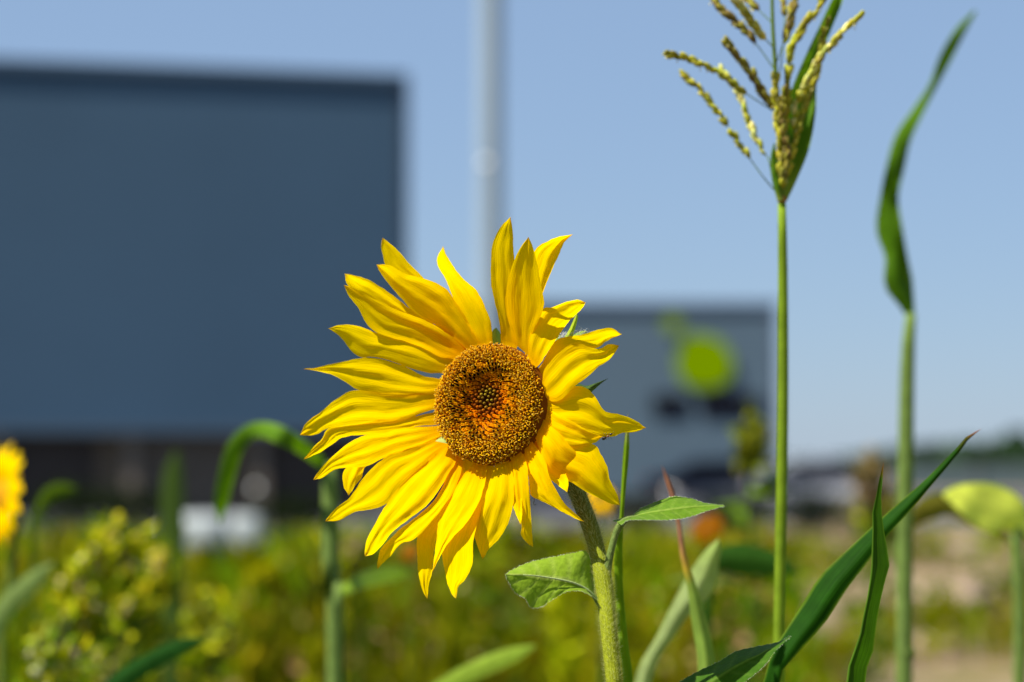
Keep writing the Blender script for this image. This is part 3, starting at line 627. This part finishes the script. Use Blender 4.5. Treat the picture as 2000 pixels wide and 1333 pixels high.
m = MB(); pq = catmull([(1203, 1480, 1.29, 6), (1225, 1440, 1.285, 5), (1262, 1408, 1.275, 4), (1320, 1368, 1.270, 2.5)], 14); m.tube([P(x, y, D) for x, y, D, w in pq], [w * mm(D) for x, y, D, w in pq], 10, (.12, .17, .04)); m.build('petiole', M_stem, root)

# ant, hooked awn, cobweb
def ant():
    D = on_head(1188, 853, .30, -2, .0015) - .003; q = P(1188, 853, D); root = thing('ant', q, 'tiny black ant with reddish middle walking on a right hand petal edge', 'ant')
    m = MB(); ax = (P(1196, 848, D) - P(1179, 857, D)).normalized()
    m.blob(P(1180, 856.5, D), .00085, ax, 1.5, 10, 7, (.012, .005, .004)); m.blob(P(1187, 852.5, D), .00045, ax, 1.7, 8, 6, (.16, .03, .01)); m.blob(P(1193, 848.5, D), .0006, ax, 1.2, 8, 6, (.02, .006, .004)); m.build('body', M_dark, root)
    for k in range(6):
        sx = (k % 3 - 1) * 2.2; sg = 1 if k < 3 else -1; a = P(1187 + sx, 852.5 - sx * .5, D); m = MB()
        m.tube([a, P(1187 + sx * 1.8 - sg * 2, 852.5 - sx * .5 - sg * 4.5, D - .0006), P(1187 + sx * 2.8 - sg * 3, 852.5 - sg * 7.5, D + .0008)], [.00009, .00008, .00005], 5, (.03, .01, .006)); m.build('leg', M_dark, root)
    for sg in (-1, 1): m = MB(); m.tube([P(1195, 848, D), P(1199, 844 + sg * 2, D), P(1202, 846 + sg * 3, D)], [.00007, .00006, .00004], 5, (.03, .01, .006)); m.build('antenna', M_dark, root)
ant()
m = MB(); hk = catmull([(1043, 970, 1.27), (1043.5, 978, 1.27), (1042, 984, 1.27), (1044, 987, 1.27), (1047, 985, 1.27)], 12); m.tube([P(*h) for h in hk], [.00016] * 13, 6, (.01, .01, .008))
tag(m.build('hooked_awn', M_dark), 'tiny black hooked awn hanging below the flower beside the stem', 'awn')
m = MB(); rw = random.Random(8)
for k in range(230):
    x0 = rw.uniform(1086, 1150); y0 = 664 - (x0 - 1086) * .12 + rw.uniform(-8, 3); D0 = 1.281 + rw.uniform(-.004, .006); an = rw.uniform(-2.7, -.4); L_ = rw.uniform(6, 26) * (1 if x0 > 1110 else .8)
    pts = [P(x0 + L_ * t * math.cos(an) + rw.uniform(-2, 2) * t, y0 + L_ * t * math.sin(an) * (.95 - .35 * t), D0 + .002 * t) for t in (0, .35, .7, 1)]
    m.tube(pts, [.000035, .000035, .00003, .00002], 3, (.75, .78, .80), False)
tag(m.build('cobweb', M_web), 'wispy white cobweb tangled around the bracts behind the right hand petals', 'cobweb')

# ------------------------------------------------------------------ tassel plant, right of the sunflower
def px_tube(name, pts, mat, parent, col, n=14, ns=30):
    q = catmull(pts, ns); m = MB(); m.tube([P(*k[:3]) for k in q], [k[3] * mm(k[2]) for k in q], n, [col(i / ns) for i in range(ns + 1)] if callable(col) else col); return m.build(name, mat, parent)
DT = 1.47
tp = thing('tassel_plant', base_at(1518, DT), 'tall green grass stalk topped by a loose yellow seed tassel right of the sunflower', 'seed grass')
px_tube('stalk', [(1518, gy(DT), DT, 12), (1519, 2200, DT, 12), (1521, 1333, DT, 11), (1524, 1100, DT, 11), (1529, 800, DT, 10.5), (1529, 550, DT, 9.5), (1527, 397, DT, 8)], M_blade, tp, lambda s: (.20, .30, .02), 20, 60)
m = MB(); m.blob(P(1527, 390, DT), 9.5 * mm(DT), seg=12, rings=8, col=(.25, .12, .03)); m.build('node', M_stem, tp)
px_tube('rachis', [(1527, 392, DT, 5), (1522, 280, DT, 5), (1514, 130, DT, 4.2), (1509, 40, DT, 3.6), (1507, -90, DT, 2.5)], M_blade, tp, (.14, .22, .02))
gcol = lambda s, v: mixc(mixc((.06, .14, .008), (.10, .20, .01), s), (.28, .34, .05), .7 * sstep(.25, .0, s) + .25 * (abs(v) > .9))
ribbon('flag_leaf', [(1530, 392, DT, 14), (1540, 345, DT + .005, 36), (1552, 285, DT + .01, 58), (1563, 220, DT + .015, 60), (1573, 165, DT + .02, 44), (1588, 110, DT + .02, 28), (1612, 55, DT + .03, 24), (1636, 0, DT + .03, 20), (1655, -50, DT + .04, 3)], M_blade, tp, gcol, -.9, .5)
ribbon('leaf', [(1524, 392, DT - .004, 12), (1516, 350, DT - .004, 17), (1511, 310, DT - .004, 13), (1512, 280, DT - .004, 2)], M_blade, tp, gcol, .5, 0, ns=20)
BR = [([(1525,385),(1490,345),(1440,275),(1380,190),(1330,140)], .35, 'y', 1), ([(1515,220),(1450,178),(1400,140),(1340,115),(1295,103)], .30, 'y', 1),
      ([(1508,345),(1500,310),(1478,275),(1445,190),(1425,155),(1405,132)], .22, 'c', 1), ([(1514,212),(1490,180),(1470,145),(1440,110),(1415,78)], .05, 'd', 1.15),
      ([(1512,135),(1480,90),(1450,55),(1410,20),(1390,-12)], .38, 'd', 1.1), ([(1512,95),(1482,62),(1455,25),(1428,-12)], .25, 'c', 1.1),
      ([(1524,300),(1532,230),(1540,160),(1545,95),(1568,55),(1600,12),(1612,-12)], .1, 'y', 1.15), ([(1545,290),(1556,200),(1580,150),(1603,112),(1640,70),(1686,30)], .15, 'c', 1),
      ([(1560,260),(1578,190),(1600,130),(1606,85),(1617,33)], .2, 'y', 1), ([(1524,380),(1526,300),(1518,220),(1514,150)], .05, 'y', 1.2),
      ([(1518,120),(1540,55),(1548,20),(1556,-15)], .35, 'd', 1.1), ([(1532,375),(1548,300),(1565,230),(1580,165)], .2, 'y', .8),
      ([(1508,45),(1475,14),(1452,-5)], .6, 'd', .9), ([(1530,375),(1536,300),(1528,220),(1535,170)], .1, 'd', .9), ([(1524,140),(1530,80),(1532,20),(1526,-12)], .75, 'd', .8)]
SC = {'y': [(.46, .44, .005), (.34, .34, .005), (.56, .52, .02), (.22, .22, .008)], 'c': [(.80, .76, .28), (.66, .64, .12), (.48, .46, .02)], 'd': [(.17, .12, .01), (.24, .20, .02), (.32, .28, .02), (.14, .08, .015)]}
rb = random.Random(17)
for bi, (pts, f0, kc, sc) in enumerate(BR):
    dz = rb.uniform(-.03, .03); q = catmull([(x, y, DT + dz * i / (len(pts) - 1)) for i, (x, y) in enumerate(pts)], 60); m = MB()
    m.tube([P(*k) for k in q], [1.3 * mm(DT) * (1 - .5 * i / 60) for i in range(61)], 6, (.15, .24, .05))
    i = f0 * 60
    while i < 60:
        k = int(i); x, y, D = q[k]; x1, y1, D1 = q[min(k + 2, 60)]; tdir = (P(x1, y1, D1) - P(q[k - 1][0], q[k - 1][1], q[k - 1][2])).normalized()
        for r_ in range(2):
            off = Vector((rb.gauss(0, 1), rb.gauss(0, 1), rb.gauss(0, 1))).normalized(); c1 = jit(rb.choice(SC[kc] + (SC['y'] if rb.random() < .3 else [])), .25)
            m.blob(P(x, y, D) + off * mm(DT) * 3.8 * sc, mm(DT) * rb.uniform(3.0, 5.8) * sc, (tdir + off * .35), 2.3, 6, 5, c1, mixc(c1, (.55, .5, .2), .25))
        if rb.random() < .45:                              # anther hanging on a thread
            q0 = P(x, y, D) + Vector((rb.uniform(-1, 1), rb.uniform(-1, 1), 0)) * mm(DT) * 6 * sc; q1 = q0 + Vector((rb.uniform(-.001, .001), 0, -mm(DT) * rb.uniform(5, 10)))
            m.tube([P(x, y, D), q0, q1], [.00008] * 3, 3, (.5, .5, .2)); m.blob(q1, mm(DT) * 1.3, Vector((0, .2, 1)), 2.2, 5, 4, (.75, .68, .25))
        i += rb.uniform(.7, 2.3) * (2.2 if rb.random() < .05 else 1)
    m.build('seed_branch', M_seed, tp)

# ------------------------------------------------------------------ grass blades near the camera
def blade(label, A, B, tip, D, cfun, fold=.3, tilt=0., crease=0., cat='grass blade', extend=True, bow=.02, name='reed_grass'):
    bx = (A[0][0] + B[0][0]) / 2; by = (A[0][1] + B[0][1]) / 2; w0 = abs(B[0][0] - A[0][0]) / 2 + 3
    dx = (A[0][0] - A[1][0]) / max(20, A[0][1] - A[1][1]); G = gy(D)
    if extend:
        ex = lambda sx, y: (bx + max(-60, min(60, dx * (y - by) * .25)) + sx * (w0 if y < 2500 else w0 * .6), y)
        A = [ex(-1, G), ex(-1, (G + by) / 2), ex(-1, by + 250)] + A; B = [ex(1, G), ex(1, (G + by) / 2), ex(1, by + 250)] + B
    def dl(s, v, w):
        c = crease(s) if callable(crease) else crease
        return w * mm(D) * .5 * (fold * abs(v - c) + (tilt(s) if callable(tilt) else tilt) * v) + .0012 * noise.noise(Vector((s * 14, v * 1.2, D)))
    rt = base_at(A[0][0], D)
    o = sheet(name, A, B, tip, lambda s, v, x, y: D + bow * s * s, M_blade, None, cfun, 110, 10, dl)
    return tag(o, label, cat)
def tipcol(c, ct, s0, s1=1.0, edge=(.30, .36, .05)):
    return lambda s, v: mixc(mixc(c, edge, .5 * sstep(.86, 1, abs(v))), ct, sstep(s0, s1, s))
blade('wide dark green grass blade slanting up to a dry red tip at right',
      [(1495,1318),(1532,1236),(1568,1180),(1600,1128),(1636,1092),(1696,1036),(1740,996),(1800,944),(1852,892),(1892,848)],
      [(1528,1318),(1545,1292),(1572,1260),(1612,1216),(1648,1160),(1696,1096),(1732,1048),(1772,1004),(1820,948),(1864,896),(1897,851)], (1916,838), 1.33, tipcol((.012, .058, .002), (.38, .10, .02), .988, 1, (.20, .30, .02)), .35, -.3, .3, bow=.02)
blade('upright folded green blade crossing the wide slanting blade',
      [(1653,1333),(1664,1283),(1681,1233),(1687,1196),(1695,1160),(1702,1103),(1703,1050),(1705,1027),(1704,1000),(1710,975),(1716,945),(1720,920)],
      [(1690,1333),(1700,1294),(1708,1260),(1710,1230),(1717,1188),(1727,1141),(1737,1114),(1735,1085),(1727,1040),(1722,1002),(1721,970),(1724,937)], (1726,902), 1.268, tipcol((.035, .10, .004), (.35, .12, .03), .99, 1, (.16, .26, .03)), 1.3, 0, lambda s: lerp(.05, -.8, sstep(.76, .9, s)), bow=0)
blade('slim bright green blade standing close behind the sunflower stem',
      [(1217,1333),(1208,1254),(1203,1186),(1199,1118),(1200,1070),(1209,1020),(1213,950),(1217,880),(1221,845)],
      [(1236,1333),(1229,1271),(1222,1203),(1217,1145),(1216,1070),(1218,1010),(1223,950),(1229,885),(1229,845)], (1226,806), 1.335, tipcol((.14, .25, .006), (.35, .3, .15), .98), .4, -.2, 0, bow=0)
blade('curved green blade with a long dry pink tip right of the sunflower leaf',
      [(1363,1305),(1351,1220),(1343,1152),(1331,1101),(1326,1064),(1321,1016),(1307,962),(1297,931)],
      [(1399,1320),(1389,1247),(1372,1179),(1351,1118),(1338,1070),(1329,1016),(1316,958),(1302,925)], (1292,908), 1.43, lambda s, v: mixc(mixc((.20, .30, .05), (.50, .32, .03), sstep(.925, .94, s)), (.36, .16, .10), sstep(.938, .952, s)), .5, .2, 0, bow=.06)
blade('broad pale out of focus blade leaning right behind the curved blade',
      [(1239,1333),(1280,1247),(1310,1186),(1338,1132),(1365,1091),(1390,1062)],
      [(1272,1333),(1324,1234),(1351,1196),(1375,1179),(1399,1142),(1404,1101),(1410,1068)], (1404,1052), 1.62, tipcol((.34, .42, .16), (.3, .4, .1), .95), .3, 0, 0, bow=0)

# ------------------------------------------------------------------ out of focus reed plants and leaves
def reed(label, x, D, stem, leaves, cat='reed', col=(.17, .25, .06)):
    rt = thing('reed_plant', base_at(stem[0][0], D), label, cat)
    px_tube('stem', [(stem[0][0], gy(D), D, stem[0][2] * 1.05)] + [(a, b, D, w) for a, b, w in stem], M_blade, rt, col, 16, 50)
    for lf in leaves:
        pts, c, fold, tilt = lf; ribbon('leaf', pts, M_blade, rt, (lambda c: lambda s, v: mixc(c, (.3, .36, .08), .4 * (abs(v) > .85)))(c), fold, tilt)
    return rt
D = 1.95
rp = reed('blurred reed plant at right with one twisted leaf rising against the sky', 1768, D, [(1766, 1333, 16), (1768, 1000, 16), (1772, 720, 14), (1779, 612, 10)],
     [([(1780, 622, D, 14), (1768, 585, D, 36), (1755, 552, D, 56), (1750, 499, D, 44), (1737, 446, D, 52), (1737, 384, D, 36), (1749, 326, D, 36), (1764, 269, D + .02, 32), (1794, 216, D + .04, 22), (1822, 168, D + .05, 16), (1846, 115, D + .06, 24), (1875, 62, D + .07, 20), (1905, 22, D + .08, 5)], (.055, .13, .004), .6, lambda s: .9 * math.sin(s * 17))])
m = MB(); m.blob(P(1770, 1275, D), 18 * mm(D), seg=12, rings=8, col=(.10, .15, .03)); m.build('node', M_stem, rp)
D = 2.05
reed('blurred reed stem at left whose leaf arches over and droops', 645, D, [(655, 1333, 17), (648, 1150, 18), (645, 980, 17), (644, 905, 12)],
     [([(646, 925, D, 10), (625, 902, D, 22), (593, 876, D - .02, 28), (550, 851, D - .04, 36), (507, 839, D - .02, 30), (477, 852, D + .02, 32), (456, 882, D + .04, 33), (441, 935, D + .06, 32), (431, 985, D + .08, 26), (428, 1022, D + .1, 4)], (.09, .19, .010), .35, .2),
      ([(650, 1170, D, 8), (690, 1142, D, 26), (730, 1128, D + .1, 34), (770, 1120, D + .2, 32), (800, 1116, D + .25, 6)], (.22, .34, .03), .2, -.4)])
D = 2.1
reed('blurred stem at the right edge carrying a broad pale yellow green leaf', 1990, D, [(1992, 1333, 13), (1990, 1150, 13), (1985, 1030, 11)],
     [([(1986, 1040, D, 10), (2040, 1030, D, 60), (2075, 1000, D, 80), (2110, 985, D, 10)], (.34, .42, .06), .2, 0),
      ([(1990, 1035, D, 30), (1975, 1010, D - .01, 78), (1930, 990, D - .03, 92), (1890, 975, D - .05, 66), (1860, 968, D - .06, 34), (1842, 968, D - .07, 5)], (.78, .84, .10), .15, 1.3),
      ([(1985, 1060, D + .1, 10), (1900, 1010, D + .1, 30), (1850, 985, D + .1, 44), (1805, 998, D + .1, 44), (1768, 1032, D + .1, 8)], (.12, .11, .012), .2, 0)])
def lone_leaf(label, pts, c, fold=.2, tilt=0.):
    x, y, D, w = pts[0]; pts = [(x - 10, gy(D), D, w * .5), (x - 5, (gy(D) + y) / 2, D, w * .7)] + pts
    o = ribbon('grass_leaf', pts, M_blade, None, lambda s, v: c, fold, tilt, ns=130); return tag(o, label, 'leaf')
lone_leaf('dark green blurred leaf low at the bottom left', [(20, 1700, 1.95, 20), (110, 1500, 1.95, 26), (185, 1385, 1.95, 34), (240, 1328, 1.95, 40), (310, 1285, 1.95, 36), (360, 1262, 1.95, 28), (405, 1246, 1.95, 5)], (.02, .08, .012))
lone_leaf('pale blurred leaf tip near the bottom left corner', [(-60, 1420, 2.3, 26), (-30, 1270, 2.3, 30), (5, 1195, 2.3, 36), (40, 1158, 2.3, 40), (80, 1122, 2.3, 30), (105, 1100, 2.3, 5)], (.22, .30, .09))
lone_leaf('yellow green blurred leaf rising below the sunflower', [(560, 1700, 2.0, 18), (730, 1480, 2.0, 22), (830, 1370, 2.0, 26), (885, 1330, 2.0, 32), (950, 1300, 2.0, 36), (1000, 1280, 2.0, 30), (1045, 1262, 2.0, 6)], (.22, .32, .03), .2, -.3)
lone_leaf('dark green blurred leaf lying left of the tassel stalk', [(1380, 1180, 2.2, 20), (1400, 1100, 2.2, 40), (1440, 1092, 2.2, 64), (1480, 1096, 2.2, 58), (1520, 1104, 2.2, 40), (1560, 1120, 2.2, 6)], (.03, .09, .010))
lone_leaf('faint dark green blurred reed left of the arching leaf', [(338, 1100, 3.5, 44), (336, 1000, 3.5, 44), (338, 930, 3.5, 38), (345, 880, 3.5, 8)], (.06, .10, .02))

# blurred flowers
def small_flower(label, x, y, D, rad, nrm, col, disc_col, cat='flower', npet=18, cupk=.15, stem_to=None, green=True, name='background_flower'):
    c = P(x, y, D); n = Vector(nrm).normalized(); a = n.orthogonal().normalized(); bb = n.cross(a); rt = thing(name, base_at(x, D + .02), label, cat)
    for k in range(npet):
        w0 = 2 * math.pi * k / npet + random.uniform(-.1, .1); d = a * math.cos(w0) + bb * math.sin(w0); t = n.cross(d); Lp = rad * random.uniform(.85, 1.1); wd = rad * .17; m = MB(); rows = []
        for i in range(7):
            s = i / 6; hw = wd * math.sin(math.pi * min(1, s * .85 + .12)) + .0003; q = c + d * (rad * .28 + (Lp - rad * .28) * s) + n * rad * (cupk * s - .35 * s * s) * random.uniform(.9, 1.1)
            rows.append([m.add(q - t * hw, jit(col, .05)), m.add(q + n * hw * .3, col), m.add(q + t * hw, jit(col, .05))])
        m.grid(rows); m.build('petal', M_petal, rt)
    m = MB(); m.blob(c, rad * .33, n, .45, 14, 8, disc_col); m.build('disc', M_floret, rt)
    m = MB(); b0 = c - n * rad * .15; m.tube([b0 + n * rad * .1, b0 - n * rad * .15 - Vector((0, 0, rad * .3)), Vector((rt.location.x, rt.location.y, c.z - rad * 2.5)), rt.location], [rad * .1, rad * .09, rad * .08, rad * .09], 10, (.12, .18, .03)); m.build('stem', M_stem, rt)
    if green:
        for sg in (-1, 1):
            m = MB(); q = Vector((rt.location.x, rt.location.y, c.z - rad * 3.0)); rows = []
            for i in range(9):
                s = i / 8; hw = rad * .55 * math.sin(math.pi * min(1, s * .9 + .08)); qq = q + Vector((sg * rad * 2.2 * s, 0, rad * (1.2 * s - 1.3 * s * s))); rows.append([m.add(qq + Vector((0, -hw, -hw * .4)), (.08, .15, .02)), m.add(qq, (.1, .18, .03)), m.add(qq + Vector((0, hw, -hw * .4)), (.08, .15, .02))])
            m.grid(rows); m.build('leaf', M_leaf, rt)
small_flower('blurred golden sunflower seen edge on at the left edge', 8, 970, 2.35, .052, (-.86, -.5, .1), (.95, .66, .0), (.55, .28, .01), 'sunflower', 30, cupk=.35, green=False)
lone_leaf('small yellow green blurred leaf right of the edge on sunflower', [(62, 1090, 2.6, 12), (72, 1010, 2.6, 14), (95, 966, 2.6, 26), (125, 955, 2.6, 24), (150, 956, 2.6, 5)], (.07, .12, .004))
small_flower('blurred orange flower behind the tip of the upper leaf', 1380, 1030, 2.9, .022, (-.3, -.75, .55), (.28, .10, .003), (.25, .09, .01))
small_flower('blurred yellow bloom peeping out behind the sunflower stem', 1172, 975, 2.3, .018, (-.3, -.9, .3), (.80, .50, .01), (.3, .2, .02), green=False)
small_flower('blurred orange bloom half hidden below the left petals', 802, 1078, 2.6, .011, (-.2, -.9, .3), (.34, .14, .006), (.3, .12, .02), green=False)

# blurred seed heads and the yellow green weeds at left
def seed_head(label, x, ytop, ybot, D, wpx, cols, name='seed_head_weed', cat='weed', n=160, leaves=8, lean=0):
    rt = thing(name, base_at(x, D), label, cat); top = P(x + lean, ytop, D); bot = P(x, ybot, D); m = MB()
    m.tube([rt.location, bot, top], [3 * mm(D), 2.5 * mm(D), 1 * mm(D)], 6, (.12, .16, .03)); m.build('stem', M_stem, rt)
    m = MB()
    W3 = wpx * mm(D); spk = [(0, 0, 1)] + [(random.uniform(-.5, .5) * W3, random.uniform(-.4, .4) * W3, random.uniform(.45, .85)) for _ in range(6)]
    for k in range(n * 2):
        t = random.random(); q = bot.lerp(top, t); sx, sy, st_ = random.choice(spk); q = bot.lerp(top, t * st_) + Vector((sx * t, sy * t, 0)) 
        if k % 3 == 0: leaf_quad(m, q + Vector((random.gauss(0, .2) * W3, random.gauss(0, .2) * W3, 0)), .018 * D / 2.5, jit(random.choice([(.28, .33, .004), (.38, .38, .006), (.12, .19, .003)] if name == 'flowering_weed' else cols), .3), .5, .3); continue
        t = t; rr = wpx * mm(D) * .22 * (math.sin(math.pi * (t * .85 + .1))) ** .6; q = q + Vector((random.gauss(0, .5) * rr, random.gauss(0, .5) * rr, 0)); c = jit(random.choice(cols), .2)
        m.blob(q, random.uniform(.6, 1.4) * .0036 * D / 2.5, Vector((random.gauss(0, .5), random.gauss(0, .5), 1)), 1.6, 5, 4, c)
    m.build('seed_head', M_seed, rt)
    m = MB()
    for k in range(leaves * 6):
        t = random.random() ** .7; q = rt.location.lerp(bot, t); leaf_quad(m, q, .06, jit((.10, .15, .015), .3), .4, .18)
    if leaves: tag(m.build('leaves', M_weed, rt, False), kind='stuff')
YG = [(.52, .48, .006), (.42, .43, .006), (.60, .50, .03), (.70, .60, .28)]; BRN = [(.34, .25, .15), (.28, .20, .10), (.2, .16, .06)]
seed_head('faint yellow green seed head in front of the green emblem hall', 1464, 812, 918, 3.6, 46, [(.22, .22, .01), (.17, .19, .015)])
seed_head('faint brown seed head standing against the fence at right', 1702, 878, 985, 4.2, 40, BRN)
for i, (x, yt, yb, D, w, cs, lab) in enumerate([
    (215, 1010, 1150, 2.7, 85, YG, 'tallest blurred yellow green weed in the left corner clump'), (150, 1085, 1240, 2.45, 85, YG, 'bushy yellow weed below the edge on sunflower'),
    (105, 1200, 1380, 2.3, 95, [(.30, .34, .05), (.24, .28, .03), (.5, .48, .25)], 'pale green weed at the bottom left corner'), (250, 1140, 1290, 2.8, 70, YG, 'yellow weed right of the bushy clump at left'),
    (215, 1235, 1380, 2.6, 90, [(.42, .36, .18), (.28, .27, .04)], 'cream and green weed along the bottom left edge'), (395, 1160, 1330, 3.0, 80, [(.36, .36, .10), (.22, .24, .02)], 'pale olive weed below the stone blocks'),
    (300, 1075, 1180, 3.4, 70, BRN + YG, 'tan weed just left of the stone blocks')]):
    seed_head(lab, x, yt, yb, D, w, cs, 'flowering_weed', 'weed', 330, 8, 15)
for i, (x, yt, yb, D, w, cs, lab) in enumerate([(1725, 960, 1060, 4.6, 60, [(.20, .17, .06), (.26, .20, .10)], 'olive dock weed between folded blade and reed'), (700, 1050, 1120, 4.4, 60, [(.40, .27, .18)], 'dusty pink seed head right of the left reed stem'),
    (1005, 1000, 1080, 5.0, 36, [(.60, .50, .48)], 'pale pink seed head under the lower petals')]):
    seed_head(lab, x, yt, yb, D, w, cs, 'flowering_weed', 'weed', 200, 6, 5)
